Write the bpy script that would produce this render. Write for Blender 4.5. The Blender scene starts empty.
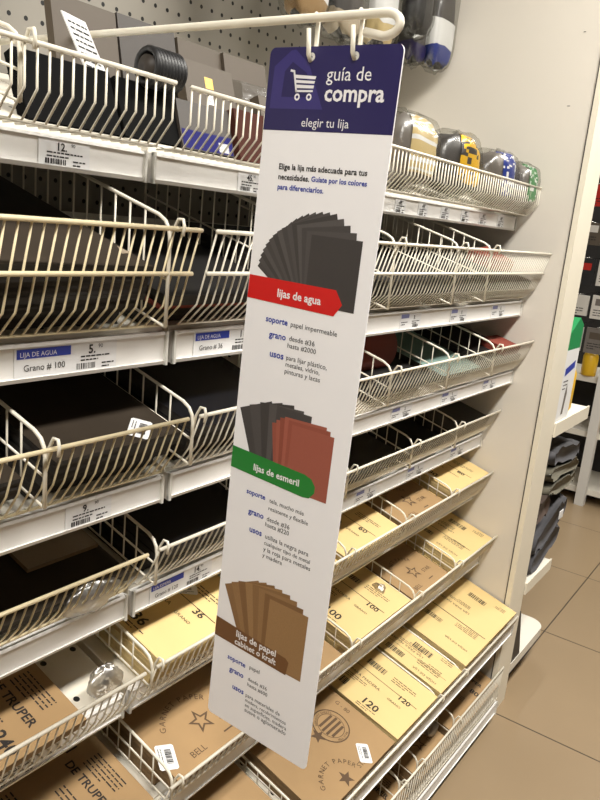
import bpy, math, random
from mathutils import Matrix, Vector
random.seed(7)
S = bpy.context.scene
COL = S.collection
# ------------------------------------------------------------------ camera
cam_d = bpy.data.cameras.new('camera'); cam = bpy.data.objects.new('camera', cam_d); COL.objects.link(cam)
YAW, PITCH, ROLL, FPX, EYE = 0.970842, 0.236240, 0.0978686, 740.0, 1.55
fw = Vector((math.sin(YAW)*math.cos(PITCH), math.cos(YAW)*math.cos(PITCH), -math.sin(PITCH)))
rt = Vector((math.cos(YAW), -math.sin(YAW), 0)); up = rt.cross(fw)
r2 = rt*math.cos(ROLL) + up*math.sin(ROLL); u2 = -rt*math.sin(ROLL) + up*math.cos(ROLL)
m = Matrix((r2, u2, -fw)).transposed().to_4x4(); m.translation = (0, 0, EYE)
cam.matrix_world = m
cam_d.sensor_fit = 'VERTICAL'; cam_d.sensor_height = 36; cam_d.lens = 36*FPX/800; cam_d.clip_start = .02
S.camera = cam
# ------------------------------------------------------------------ light
W = bpy.data.worlds.new('world'); S.world = W; W.use_nodes = True
W.node_tree.nodes['Background'].inputs[0].default_value = (1.0, .93, .82, 1)
W.node_tree.nodes['Background'].inputs[1].default_value = .03
def area(name, loc, sx, sy, watts, rot=(0, 0, 0), col=(1, .96, .89)):
    d = bpy.data.lights.new(name, 'AREA'); d.shape = 'RECTANGLE'; d.size = sx; d.size_y = sy; d.energy = watts; d.color = col
    o = bpy.data.objects.new(name, d); COL.objects.link(o); o.location = loc; o.rotation_euler = rot
area('ceiling_strip_light', (-1.1, -.2, 3.1), 1.8, .3, 74)
area('ceiling_strip_light', (1.7, -.2, 3.1), 2.2, .3, 92)
area('ceiling_strip_light', (4.6, -.2, 3.1), 2.2, .3, 62)
area('ceiling_strip_light', (5.2, 2.2, 3.1), 2.4, .16, 45)
S.view_settings.view_transform = 'Standard'; S.view_settings.look = 'None'
S.view_settings.gamma = 1; S.view_settings.use_curve_mapping = False
S.view_settings.exposure = 0.22
# ------------------------------------------------------------------ materials
def lin(c):
    c /= 255.
    return c/12.92 if c <= .04045 else ((c+.055)/1.055)**2.4
MATS = {}
def mat(name, rgb, rough=.5, metal=0, var=.08, scale=30, bump=0, spec=.5):
    m = bpy.data.materials.new(name); m.use_nodes = True
    nt = m.node_tree; N = nt.nodes; L = nt.links; p = N['Principled BSDF']
    c = [lin(v) for v in rgb]
    p.inputs['Roughness'].default_value = rough; p.inputs['Metallic'].default_value = metal
    p.inputs['Specular IOR Level'].default_value = spec
    tc = N.new('ShaderNodeTexCoord'); no = N.new('ShaderNodeTexNoise'); no.inputs['Scale'].default_value = scale
    no.inputs['Detail'].default_value = 4
    L.new(tc.outputs['Object'], no.inputs['Vector'])
    mx = N.new('ShaderNodeMix'); mx.data_type = 'RGBA'
    mx.inputs[6].default_value = (*[v*(1-var) for v in c], 1); mx.inputs[7].default_value = (*[min(1, v*(1+var)) for v in c], 1)
    L.new(no.outputs['Fac'], mx.inputs[0]); L.new(mx.outputs[2], p.inputs['Base Color'])
    if bump:
        b = N.new('ShaderNodeBump'); b.inputs['Strength'].default_value = bump; b.inputs['Distance'].default_value = .002
        L.new(no.outputs['Fac'], b.inputs['Height']); L.new(b.outputs[0], p.inputs['Normal'])
    MATS[name] = m
    return m
def dots(name, rgb, pitch, rad, ax, hole=(14, 13, 12), off=(0, 0)):
    m = mat(name, rgb, .55, 0, .05, 8)
    nt = m.node_tree; N = nt.nodes; L = nt.links; p = N['Principled BSDF']
    src = p.inputs['Base Color'].links[0].from_socket
    tc = N.new('ShaderNodeTexCoord'); sp = N.new('ShaderNodeSeparateXYZ'); L.new(tc.outputs['Object'], sp.inputs[0])
    sq = []
    for a, pt, o in zip(ax, pitch, off):
        d = N.new('ShaderNodeMath'); d.operation = 'MULTIPLY_ADD'; d.inputs[1].default_value = 1/pt; d.inputs[2].default_value = 100+o
        L.new(sp.outputs[a], d.inputs[0])
        f = N.new('ShaderNodeMath'); f.operation = 'FRACT'; L.new(d.outputs[0], f.inputs[0])
        g = N.new('ShaderNodeMath'); g.operation = 'SUBTRACT'; g.inputs[1].default_value = .5; L.new(f.outputs[0], g.inputs[0])
        h = N.new('ShaderNodeMath'); h.operation = 'MULTIPLY'; h.inputs[1].default_value = pt; L.new(g.outputs[0], h.inputs[0])
        k = N.new('ShaderNodeMath'); k.operation = 'POWER'; k.inputs[1].default_value = 2; L.new(h.outputs[0], k.inputs[0]); sq.append(k)
    s = N.new('ShaderNodeMath'); s.operation = 'ADD'; L.new(sq[0].outputs[0], s.inputs[0]); L.new(sq[1].outputs[0], s.inputs[1])
    lt = N.new('ShaderNodeMath'); lt.operation = 'LESS_THAN'; lt.inputs[1].default_value = rad*rad; L.new(s.outputs[0], lt.inputs[0])
    mx = N.new('ShaderNodeMix'); mx.data_type = 'RGBA'; mx.inputs[7].default_value = (*[lin(v) for v in hole], 1)
    L.new(lt.outputs[0], mx.inputs[0]); L.new(src, mx.inputs[6]); L.new(mx.outputs[2], p.inputs['Base Color'])
    return m
def film(name, rgb, fac=.16, rough=.12):
    m = bpy.data.materials.new(name); m.use_nodes = True
    nt = m.node_tree; N = nt.nodes; L = nt.links; N.remove(N['Principled BSDF'])
    t = N.new('ShaderNodeBsdfTransparent'); t.inputs[0].default_value = (*[lin(v) for v in rgb], 1)
    g = N.new('ShaderNodeBsdfGlossy'); g.inputs['Roughness'].default_value = rough
    no = N.new('ShaderNodeTexNoise'); no.inputs['Scale'].default_value = 28; no.inputs['Detail'].default_value = 3
    tc = N.new('ShaderNodeTexCoord'); L.new(tc.outputs['Object'], no.inputs['Vector'])
    b = N.new('ShaderNodeBump'); b.inputs['Strength'].default_value = .5; b.inputs['Distance'].default_value = .006
    L.new(no.outputs['Fac'], b.inputs['Height']); L.new(b.outputs[0], g.inputs['Normal'])
    x = N.new('ShaderNodeMixShader'); x.inputs[0].default_value = fac
    L.new(t.outputs[0], x.inputs[1]); L.new(g.outputs[0], x.inputs[2]); L.new(x.outputs[0], N['Material Output'].inputs[0])
    MATS[name] = m
mat('white_wire', (228, 222, 206), .38, var=.06, scale=40)
mat('aged_wire', (222, 208, 172), .42, var=.12, scale=60)
mat('shelf_paint', (222, 217, 205), .45, var=.05, scale=12)
mat('rail_paper', (232, 230, 226), .5, var=.03, scale=9)
mat('rail_plastic', (205, 203, 196), .3, var=.05)
mat('panel_paint', (217, 211, 200), .5, var=.025, scale=5)
mat('trim_paint', (228, 221, 203), .45, var=.04, scale=9)
mat('groove', (70, 66, 60), .7)
mat('sign_white', (242, 241, 243), .38, var=.01)
mat('navy', (33, 26, 84), .4, var=.03); mat('navy_light', (52, 44, 112), .35, var=.03)
mat('print_white', (236, 234, 236), .4, var=.01); mat('print_black', (28, 26, 28), .5); mat('print_blue', (44, 62, 160), .45)
mat('red_banner', (206, 30, 28), .4, var=.02); mat('green_banner', (36, 128, 50), .4, var=.02); mat('brown_banner', (112, 76, 44), .4, var=.02)
for i, v in enumerate((62, 70, 56, 76)): mat('grey_grit%d' % i, (v+6, v+2, v+1), .5, var=.12, scale=500)
for i, v in enumerate((0, 9, -8, 14)): mat('red_grit%d' % i, (146+v, 78+v*.8, 62+v*.8), .5, var=.1, scale=500)
for i, v in enumerate((0, 10, -9, 16)): mat('brown_grit%d' % i, (134+v, 100+v, 64+v*.8), .5, var=.14, scale=500)
mat('kraft', (158, 128, 88), .75, var=.07, scale=24); mat('kraft_dark', (128, 100, 70), .75, var=.1, scale=24)
mat('kraft_edge', (128, 104, 72), .8, var=.25, scale=160)
mat('kraft_print', (88, 66, 44), .8); mat('kraft_black', (38, 32, 28), .8)
mat('yellow_paper', (216, 188, 130), .7, var=.04, scale=14); mat('yellow_edge', (196, 174, 124), .8, var=.25, scale=200)
mat('yellow_print', (52, 46, 34), .8)
mat('black_paper', (20, 18, 17), .6, var=.2, scale=90, spec=.2); mat('black_gloss', (20, 20, 24), .2, var=.15, scale=20)
mat('black_edge', (36, 32, 28), .7, var=.35, scale=200); mat('dark_kraft', (50, 42, 33), .7, var=.2, scale=30, spec=.2)
mat('blue_paper', (44, 54, 104), .5); mat('red_paper', (124, 52, 38), .85, var=.12, scale=300); mat('teal_paper', (104, 128, 120), .7, var=.1)
mat('grey_board', (146, 132, 112), .8, var=.06)
mat('card_grey', (82, 72, 60), .6, var=.06); mat('card_dark', (54, 47, 41), .55, var=.08)
mat('black_rubber', (26, 26, 28), .45); mat('matte_black', (10, 10, 10), .85, spec=.1); mat('brown_red', (66, 34, 26), .8, spec=.15); mat('deep_blue', (24, 24, 92), .7, spec=.15); mat('chrome', (200, 200, 200), .2, 1)
mat('pale_blue', (120, 124, 168), .5); mat('gold_label', (206, 184, 134), .35, var=.05); mat('label_yellow', (226, 178, 44), .35, var=.04); mat('label_blue', (38, 56, 136), .3, var=.06)
mat('label_green', (42, 128, 66), .35, var=.05); mat('label_red', (178, 44, 36), .4); mat('bag_grey', (112, 106, 100), .55, var=.2, scale=60)
mat('bag_dark', (66, 62, 60), .5, var=.3, scale=50)
mat('cloth_grey', (74, 73, 76), .9, var=.1, scale=200, bump=.2); mat('cloth_olive', (104, 100, 86), .9, var=.1, scale=200, bump=.2)
mat('cloth_brown', (70, 56, 48), .9, var=.12, scale=150, bump=.2)
mat('yellow_plastic', (220, 176, 40), .35, var=.08); mat('red_plastic', (190, 38, 36), .4); mat('bottle_cap', (224, 214, 196), .4)
mat('box_white', (226, 226, 226), .5, var=.03); mat('box_green', (30, 134, 76), .45); mat('rack_dark', (40, 38, 37), .7, var=.15)
mat('tan_card', (178, 164, 142), .7, var=.06); mat('pack_white', (206, 202, 194), .5, var=.05); mat('pack_black', (34, 33, 34), .5)
film('clear_film', (236, 236, 234), .08, .25); film('clear_film_dull', (232, 230, 226), .4, .3)
dots('pegboard', (146, 141, 131), (.034, .034), .0042, (0, 2))
dots('deck_holes', (226, 220, 206), (.058, .085), .0052, (0, 1), off=(.2, .182))
dots('slot_post', (214, 212, 206), (.5, .05), .014, (1, 2), hole=(50, 48, 46))
# floor tiles
fm = mat('floor_tile', (146, 126, 99), .32, var=.1, scale=2.2)
nt = fm.node_tree; N = nt.nodes; L = nt.links; p = N['Principled BSDF']; src = p.inputs['Base Color'].links[0].from_socket
tc = N.new('ShaderNodeTexCoord'); mp = N.new('ShaderNodeMapping'); mp.inputs['Location'].default_value = (-2.25+6.7, -.662+6.7, 0)
br = N.new('ShaderNodeTexBrick'); br.offset = 0; br.inputs['Scale'].default_value = 1; br.inputs['Brick Width'].default_value = .67
br.inputs['Row Height'].default_value = .67; br.inputs['Mortar Size'].default_value = .0028; br.inputs['Mortar'].default_value = (.06, .045, .03, 1)
L.new(tc.outputs['Object'], mp.inputs[0]); L.new(mp.outputs[0], br.inputs[0]); L.new(src, br.inputs['Color1']); L.new(src, br.inputs['Color2'])
L.new(br.outputs['Color'], p.inputs['Base Color'])
# ------------------------------------------------------------------ mesh builder
class MB:
    def __init__(s): s.v = []; s.f = []; s.mi = []; s.mn = []; s.fn = None; s.sm = []
    def m(s, n):
        if n not in s.mn: s.mn.append(n)
        return s.mn.index(n)
    def add(s, vs, fs, mt, smooth=False):
        b = len(s.v); k = s.m(mt)
        for q in vs: s.v.append(tuple(s.fn(q)) if s.fn else tuple(q))
        for f in fs: s.f.append([b+i for i in f]); s.mi.append(k); s.sm.append(smooth)
    def box(s, a, b, mt, M=None):
        vs = [Vector((x, y, z)) for x in (a[0], b[0]) for y in (a[1], b[1]) for z in (a[2], b[2])]
        if M: vs = [M @ q for q in vs]
        s.add(vs, [(0, 1, 3, 2), (4, 6, 7, 5), (0, 4, 5, 1), (2, 3, 7, 6), (0, 2, 6, 4), (1, 5, 7, 3)], mt)
    def tube(s, pts, r, mt, n=6, closed=False):
        pts = [Vector(q) for q in pts]; vs = []; fs = []; c = len(pts)
        prev = None
        for i, q in enumerate(pts):
            a = pts[i-1] if i or closed else q; b = pts[(i+1) % c] if i < c-1 or closed else q
            t = (b-a).normalized()
            if prev is None:
                h = Vector((0, 0, 1)) if abs(t.z) < .9 else Vector((1, 0, 0)); u = t.cross(h).normalized()
            else: u = (prev - t*prev.dot(t)).normalized()
            prev = u; w = t.cross(u)
            rr = r[i] if isinstance(r, (list, tuple)) else r
            for k in range(n):
                an = 2*math.pi*k/n; vs.append(q + (u*math.cos(an)+w*math.sin(an))*rr)
        for i in range(c if closed else c-1):
            for k in range(n):
                j = (i+1) % c
                fs.append((i*n+k, i*n+(k+1) % n, j*n+(k+1) % n, j*n+k))
        if not closed: fs += [tuple(range(n))[::-1], tuple((c-1)*n+k for k in range(n))]
        s.add(vs, fs, mt, True)
    def prism(s, prof, axis, a, b, mt):            # profile in the two other axes, extruded
        n = len(prof); vs = []
        for t in (a, b):
            for (i, j) in prof:
                vs.append({'x': (t, i, j), 'y': (i, t, j), 'z': (i, j, t)}[axis])
        fs = [(k, (k+1) % n, n+(k+1) % n, n+k) for k in range(n)] + [tuple(range(n))[::-1], tuple(range(n, 2*n))]
        s.add(vs, fs, mt)
    def build(s, name, parent=None, loc=None):
        me = bpy.data.meshes.new(name)
        o3 = Vector((0, 0, 0))
        if parent is not None:
            q = parent
            while q is not None: o3 = o3 + q.location; q = q.parent
        elif loc: o3 = Vector(loc)
        me.from_pydata([tuple(Vector(q)-o3) for q in s.v], [], s.f)
        for n in s.mn: me.materials.append(MATS[n])
        me.polygons.foreach_set('material_index', s.mi); me.polygons.foreach_set('use_smooth', s.sm); me.update()
        o = bpy.data.objects.new(name, me); COL.objects.link(o)
        if parent is not None: o.parent = parent
        elif loc: o.location = loc
        return o
def tag(o, label=None, cat=None, group=None, kind=None):
    for k, v in (('label', label), ('category', cat), ('group', group), ('kind', kind)):
        if v: o[k] = v
    return o
def thing(name, label, cat, loc, group=None):
    o = bpy.data.objects.new(name, None); COL.objects.link(o); o.location = loc; o.empty_display_size = .02
    return tag(o, label, cat, group)
# text: glyph outlines filled as flat faces
TX = {}
def glyphs(body, bold=False):
    k = (body, bold)
    if k not in TX:
        c = bpy.data.curves.new('lettering', 'FONT'); c.body = body; c.size = 1; c.resolution_u = 2
        if bold: c.offset = .022
        o = bpy.data.objects.new('lettering', c); COL.objects.link(o)
        dg = bpy.context.evaluated_depsgraph_get(); me = bpy.data.meshes.new_from_object(o.evaluated_get(dg))
        vs = [tuple(q.co) for q in me.vertices]; fs = [tuple(f.vertices) for f in me.polygons]
        bpy.data.objects.remove(o); bpy.data.curves.remove(c); bpy.data.meshes.remove(me)
        x0 = min(q[0] for q in vs); x1 = max(q[0] for q in vs)
        TX[k] = ([(q[0]-x0, q[1]) for q in vs], fs, x1-x0)
    return TX[k]
def text(mb, body, fr, x, y, mt, width=None, size=None, bold=False, ysc=1., anchor='l', w=.0005):
    """fr(a,b,w) maps the flat print frame to the surface"""
    vs, fs, wd = glyphs(body, bold)
    sx = width/wd if width else size
    sy = sx*ysc
    x -= {'l': 0, 'c': wd*sx/2, 'r': wd*sx}[anchor]
    mb.add([fr(x+q[0]*sx, y+q[1]*sy, w) for q in vs], fs, mt)
def quad(mb, fr, x0, y0, x1, y1, mt, w=.0004):
    mb.add([fr(x0, y0, w), fr(x1, y0, w), fr(x1, y1, w), fr(x0, y1, w)], [(0, 1, 2, 3)], mt)
def poly(mb, fr, pts, mt, w=.0004):
    mb.add([fr(a, b, w) for a, b in pts], [tuple(range(len(pts)))], mt)
def barcode(mb, fr, x, y, wd, h, mt, n=16, seed=1):
    R = random.Random(seed); q = x
    while q < x+wd:
        t = R.choice((1, 1, 2, 3))*wd/(n*3); quad(mb, fr, q, y, min(q+t, x+wd), y+h, mt); q += t + R.choice((1, 1, 2))*wd/(n*3)
def scribble(mb, fr, x, y, wd, n, lh, mt, seed=1, h=.32):       # rows of copy too small to read
    R = random.Random(seed)
    for i in range(n):
        q = x; e = x + wd*(1 if i < n-1 else .6)
        while q < e:
            t = R.uniform(1.2, 4)*lh*.5; quad(mb, fr, q, y-i*lh, min(q+t, e), y-i*lh+lh*h, mt); q += t+lh*.28
def ring(mb, fr, cx, cy, r0, r1, mt, n=40, a0=0, a1=2*math.pi, w=.0004):
    for k in range(n):
        a = a0+(a1-a0)*k/n; b = a0+(a1-a0)*(k+1)/n
        mb.add([fr(cx+r*math.cos(t), cy+r*math.sin(t), w) for r, t in ((r0, a), (r1, a), (r1, b), (r0, b))], [(0, 1, 2, 3)], mt)
def star(mb, fr, cx, cy, r, mt, hollow=True, rot=0, w=.0004):
    def P(R): return [(cx+(R if k % 2 == 0 else R*.42)*math.sin(rot+k*math.pi/5), cy+(R if k % 2 == 0 else R*.42)*math.cos(rot+k*math.pi/5)) for k in range(10)]
    a = P(r); b = P(r*.62)
    if not hollow: poly(mb, fr, a[::-1], mt, w); return
    for k in range(10):
        poly(mb, fr, [a[k], a[(k+1) % 10], b[(k+1) % 10], b[k]][::-1], mt, w)
def arc_text(mb, fr, body, cx, cy, r, mid, size, mt, inward=False, track=1.18):
    adv = []
    for ch in body: adv.append((glyphs(ch)[2] if ch != ' ' else .35)*size*track + size*.06)
    tot = sum(adv); pos = -tot/2
    for ch, ad in zip(body, adv):
        if ch != ' ':
            t = (pos+ad/2)/r
            if not inward:
                an = mid - t; ca, sa = math.cos(an-math.pi/2), math.sin(an-math.pi/2); base = (cx+r*math.cos(an), cy+r*math.sin(an))
            else:
                an = mid + t; ca, sa = math.cos(an+math.pi/2), math.sin(an+math.pi/2); base = (cx+r*math.cos(an), cy+r*math.sin(an))
            def f2(a, b, w, ca=ca, sa=sa, base=base): return fr(base[0]+a*ca-b*sa, base[1]+a*sa+b*ca, w)
            text(mb, ch, f2, 0, 0, mt, size=size, anchor='c')
        pos += ad
# ------------------------------------------------------------------ setting
XP = 2.2; YB = 1.262; FLOOR0 = 0
b = MB(); b.box((-2.5, -3.5, -.05), (9, 5, 0), 'floor_tile'); tag(b.build('floor'), kind='structure')
mat('store_wall', (120, 114, 106), .8, var=.03, scale=3)
for nm, a_, c_ in (('wall_back', (-2.5, 5, 0), (9, 5.1, 3.3)), ('wall_front', (-2.5, -3.6, 0), (9, -3.5, 3.3)), ('wall_left', (-2.6, -3.5, 0), (-2.5, 5, 3.3)), ('wall_right', (9, -3.5, 0), (9.1, 5, 3.3)), ('ceiling', (-2.5, -3.5, 3.3), (9, 5, 3.4))):
    b = MB(); b.box(a_, c_, 'store_wall'); tag(b.build(nm), kind='structure')
b = MB(); b.box((-.9, YB, .02), (XP, YB+.012, 2.75), 'pegboard')
tag(b.build('pegboard_back'), 'grey perforated pegboard back behind all the wire-fronted shelves', 'pegboard')
# end panel with front trim
t = thing('end_panel', 'tall off-white metal end panel closing the right side of the shelving', 'panel', (XP+.02, .95, 0))
b = MB(); b.box((XP, .632, .0), (XP+.035, YB+.012, 2.75), 'panel_paint')
for (y, z, l, an) in ((.70, 1.93, .008, .2), (.86, 1.79, .004, 0), (.80, 1.70, .007, .1), (.69, 2.12, .006, .4), (.76, 1.16, .005, 0)):
    b.box((XP-.0006, y-l/2, z), (XP, y+l/2, z+.0018), 'groove')
b.build('panel_sheet', t)
b = MB(); b.box((XP-.002, .618, 0), (XP+.052, .634, 2.75), 'trim_paint'); b.box((XP-.003, .634, 0), (XP, .637, 2.75), 'groove')
tag(b.build('front_trim', t), 'cream front edge trim')
b = MB(); b.box((XP+.058, .622, 0), (XP+.15, .66, 2.75), 'trim_paint'); b.box((XP+.052, .628, 0), (XP+.058, .64, 2.75), 'groove')
tag(b.build('corner_post', t), 'cream folded corner post')
b = MB()
b.box((.735, 1.20, 0), (.765, YB, 2.75), 'slot_post'); tag(b.build('slotted_upright'), 'grey slotted steel upright against the pegboard between the two shelf bays', 'upright')
# ------------------------------------------------------------------ shelves
SL = .28; TH = math.atan(SL)
#        rail_y rail_bot rail_top rim_y rim_z  word
SH = {'A': (.800, 1.582, 1.622, .736, 1.706, 'top'), 'B': (.742, 1.337, 1.383, .675, 1.526, 'second'), 'C': (.735, 1.131, 1.172, .683, 1.270, 'third'),
      'D': (.800, .912, .955, .748, 1.042, 'fourth'), 'E': (.797, .735, .777, .740, .843, 'fifth'), 'F': (.743, .527, .570, .694, .641, 'sixth'),
      'G': (.600, .330, .366, .585, .402, 'seventh'), 'H': (.607, .034, .082, .600, .213, 'lowest')}
WEND = {'A': (.764, 1.628), 'B': (.737, 1.393), 'C': (.729, 1.180), 'D': (.793, .967), 'E': (.776, .764), 'F': (.724, .580), 'G': (.594, .372), 'H': (.603, .10)}
BEND = {'A': (.0, -.046), 'B': (.029, -.101), 'C': (.019, -.053), 'D': (.021, -.046), 'E': (.018, -.052), 'F': (.018, -.047), 'G': (.004, -.022), 'H': (.004, -.085)}
XJ = .735
def zdeck(k, y): return SH[k][2] + .004 + SL*(y-SH[k][0])
def ordw(k): return SH[k][5]
BAYS = {'left': (-.25, XJ), 'right': (XJ+.012, XP-.004)}
def ywire(k, z):               # how far forward the fence lets a pack lie at height z
    ry, rb, rtp, fy, fz, _ = SH[k]; by, bz = BEND[k]; ey, ez = WEND[k]
    if z <= ez: return ry+.012
    if z < fz+bz: return ey+(fy+by-ey)*(z-ez)/(fz+bz-ez)+.006
    return fy+by*min(1, max(0, (fz-z)/-bz))+.006
def price_label(rail, k, x, w, lines):
    ry, rb, rtp = SH[k][:3]; b = MB()
    z0 = rb+.005; h = rtp-rb-.009; y = ry-.0042
    b.box((x, y, z0), (x+w, y+.0006, z0+h), 'box_white')
    fr = lambda a, c, q: (x+a, y-q, z0+c)
    for (kind, *a) in lines:
        if kind == 't': text(b, a[0], fr, a[1]*w, a[2]*h, a[4] if len(a) > 4 else 'print_black', size=a[3]*h, bold=(len(a) > 5))
        elif kind == 'b': barcode(b, fr, a[0]*w, a[1]*h, a[2]*w, a[3]*h, 'print_black', 12, int(x*1000))
        elif kind == 'q': quad(b, fr, a[0]*w, a[1]*h, a[2]*w, a[3]*h, a[4], .0003)
        elif kind == 's': scribble(b, fr, a[0]*w, a[1]*h, a[2]*w, a[3], a[4]*h, 'print_black', int(x*999), .4)
    return tag(b.build('price_label', rail), 'printed white price label')
def small_label(head, grit, price, cents):
    return [('q', .04, .66, .40, .9, 'pale_blue'), ('s', .05, .4, .3, 2, .14), ('t', price, .62, .56, .36), ('s', .55, .42, .38, 2, .12), ('b', .6, .08, .26, .18)]
def blue_label(head, grit, price, cents):
    return [('q', .02, .62, .52, .93, 'print_blue'), ('t', head, .05, .68, .22, 'print_white'), ('t', grit, .08, .22, .3, 'print_black'),
            ('t', price, .70, .60, .42, 'print_black', 1), ('t', cents, .80, .76, .2), ('s', .62, .48, .3, 2, .12), ('b', .58, .08, .2, .2), ('s', .84, .2, .13, 2, .12)]
def plain_label(price, cents):
    return [('t', price, .36, .58, .42, 'print_black', 1), ('t', cents, .62, .76, .2), ('s', .15, .46, .7, 2, .14), ('b', .12, .06, .4, .2), ('s', .66, .2, .25, 2, .14)]
LABELS = {('A', 'left'): [(.565, .075, plain_label('12.', '90'))], ('A', 'right'): [(.93, .06, plain_label('45.', '90'))],
          ('B', 'left'): [(.495, .15, blue_label('LIJA DE AGUA', 'Grano # 100', '5.', '90'))], ('B', 'right'): [(.79, .15, blue_label('LIJA DE AGUA', 'Grano # 36', '11.', '90'))],
          ('C', 'left'): [(.565, .075, plain_label('9.', '90'))], ('C', 'right'): [(.93, .07, plain_label('9.', '90'))],
          ('D', 'left'): [], ('D', 'right'): [(.785, .15, blue_label('LIJA ESMERIL', 'Grano # 120', '14.', '90'))],
          ('E', 'left'): [(.50, .08, plain_label('6.', '50'))], ('E', 'right'): [(.87, .08, plain_label('7.', '90'))]}
for k in 'BCD':
    for i, x in enumerate((1.40, 1.66, 1.93)):
        LABELS[(k, 'right')].append((x+.03, .10, small_label('LIJA', '', '8.', '90')) if k in 'BCD' else (x+.03, .06, plain_label('39.', '90')))
for k in 'AE':
    for x in ((1.45, 1.56, 1.68, 1.80, 1.92, 2.05) if k == 'A' else ()): LABELS[(k, 'right')].append((x, .05, plain_label('49.', '90')))
def shelf(k, side):
    ry, rb, rtp, _, _, wd = SH[k]; x0, x1 = BAYS[side]
    t = thing('metal_shelf', '%s sloping white metal shelf with price rail, %s' % (wd, 'left bay' if side == 'left' else 'right bay reaching the end panel'), 'shelf', ((x0+x1)/2, ry, rb))
    b = MB(); y1 = 1.235
    b.prism([(ry+.006, zdeck(k, ry+.006)), (y1, zdeck(k, y1)), (y1, zdeck(k, y1)-.014), (ry+.006, zdeck(k, ry+.006)-.03)], 'x', x0, x1, 'deck_holes'); b.build('deck', t)
    b = MB()
    b.prism([(ry, rb), (ry-.004, rb), (ry-.006, rb+.005), (ry-.003, rb+.005), (ry-.003, rtp-.004), (ry-.006, rtp-.004), (ry-.004, rtp), (ry+.005, rtp), (ry+.005, rb)], 'x', x0, x1, 'rail_paper')
    for xe in (x0, x1-.004):
        b.prism([(ry-.008, rb-.001), (ry-.008, rtp+.001), (ry-.002, rtp+.001), (ry-.002, rb-.001)], 'x', xe, xe+.004, 'rail_plastic')
    r = b.build('price_rail', t)
    for (x, w, ln) in LABELS.get((k, side), []): price_label(r, k, x, w, ln)
    return t
def fence(k, side, mt, mid=False):
    ry, rb, rtp, fy, fz, wd = SH[k]; x0, x1 = BAYS[side]; x0 += .006; x1 -= .006
    if side == 'left': x1 = .724 if k in 'AB' else x1
    t = thing('wire_shelf_fence', 'white wire fence along the front of the %s shelf, %s' % (wd, 'left bay' if side == 'left' else 'right bay beside the end panel'), 'wire fence', ((x0+x1)/2, fy, rtp))
    by, bz = BEND[k]; ey, ez = WEND[k]
    r = .0015
    b = MB(); n = int((x1-x0)/.0156)
    for i in range(n+1):
        x = x0+.002+(x1-x0-.004)*i/n
        b.tube([(x, fy, fz), (x, fy+by*.92, fz+bz*.92), (x, fy+by, fz+bz), (x, fy+by+.08*(ey-fy-by), fz+bz+.08*(ez-fz-bz)), (x, ey, ez), (x, ry-.002, ez-.001)], r, mt, 5)
    b.tube([(x0, ey, ez), (x1, ey, ez)], .002, mt)
    b.build('wire_grid', t)
    b = MB(); b.tube([(x0, fy-.001, fz), (x1, fy-.001, fz)], .0031, mt, 8); b.build('top_rim', t)
    if mid:
        b = MB(); b.tube([(x0, fy+.012, 1.469), (x1, fy+.012, 1.469)], .003, mt, 8); b.build('middle_wire', t)
for k in 'ABCDEFGH':
    for side in (('left', 'right') if k in 'ABCDEF' else ('right',)):
        shelf(k, side)
        fence(k, side, 'aged_wire' if k in 'BCD' and side == 'left' else 'white_wire', k == 'B')
# wire dividers: one builder per height, then copies
def divider_mesh(h, depth):
    b = MB(); c, s = 1/math.sqrt(1+SL*SL), SL/math.sqrt(1+SL*SL)
    P = lambda v, w: (0, v*c - 0*s, v*s + w)
    pts = [P(.012, -h), P(.012, -.022)] + [P(.012+.02*(1-math.cos(a)), -.022+.022*math.sin(a)) for a in (.5, 1.0)] + [P(.034, 0), P(depth, 0), P(depth, -h)]
    b.tube(pts, .0026, 'white_wire', 6)
    n = int((depth-.03)/.03)
    for i in range(1, n): v = .03+(depth-.03)*i/n; b.tube([P(v, -h), P(v, 0)], .0014, 'white_wire', 5)
    for w in (-h, -h*.55): b.tube([P(.012, w), P(depth, w)], .0018, 'white_wire', 5)
    # hook that clips over the fence rim
    b.tube([(.004, .014, -.03), (.004, .010, -.008), (.004, .002, .006), (.004, -.006, .006), (.004, -.0085, -.002), (.004, -.007, -.014)], .0022, 'white_wire', 6)
    return b
DIV = {'A': [.507], 'B': [.225, .68, 1.0, 1.273, 1.567, 1.76], 'C': [.225, .507, .752, 1.04, 1.338, 1.625, 1.913], 'D': [.2, .76, 1.04, 1.322, 1.624, 1.896],
       'E': [.2, .756, 1.04, 1.343, 1.631, 1.910], 'F': [.2, .77, 1.045, 1.335, 1.645, 1.902], 'G': [1.063, 1.618, 1.771], 'H': [1.03, 1.5, 1.6, 1.83]}
DH = {'A': .07, 'B': .135, 'C': .085, 'D': .075, 'E': .055, 'F': .06, 'G': .03, 'H': .105}
SIDEW = lambda x: 'far left beside the shelf edge' if x < .4 else 'left bay' if x < .6 else 'at the bay joint' if x < .85 else 'behind the sign' if x < 1.2 else 'just right of the sign' if x < 1.45 else 'third from end panel' if x < 1.7 and x > 1.55 else 'second from end panel' if x < 1.8 else 'nearest the end panel'
ORD = ['first', 'second', 'third', 'fourth', 'fifth', 'sixth', 'seventh']
for k in DIV:
    proto = None; n = len(DIV[k])
    for i, x in enumerate(DIV[k]):
        ry, rb, rtp, fy, fz, wd = SH[k]
        if proto is None:
            o = proto = divider_mesh(DH[k], .42 if k not in 'GH' else .36).build('wire_divider')
        else:
            o = proto.copy(); COL.objects.link(o)
        o.location = (x, fy, fz+.006)
        w = ORD[n-1-i]
        tag(o, 'white wire divider on the %s shelf, %s counting from the end panel' % (wd, w) if n > 1 else 'only white wire divider on the %s shelf' % wd, 'divider', 'wire shelf dividers')
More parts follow.
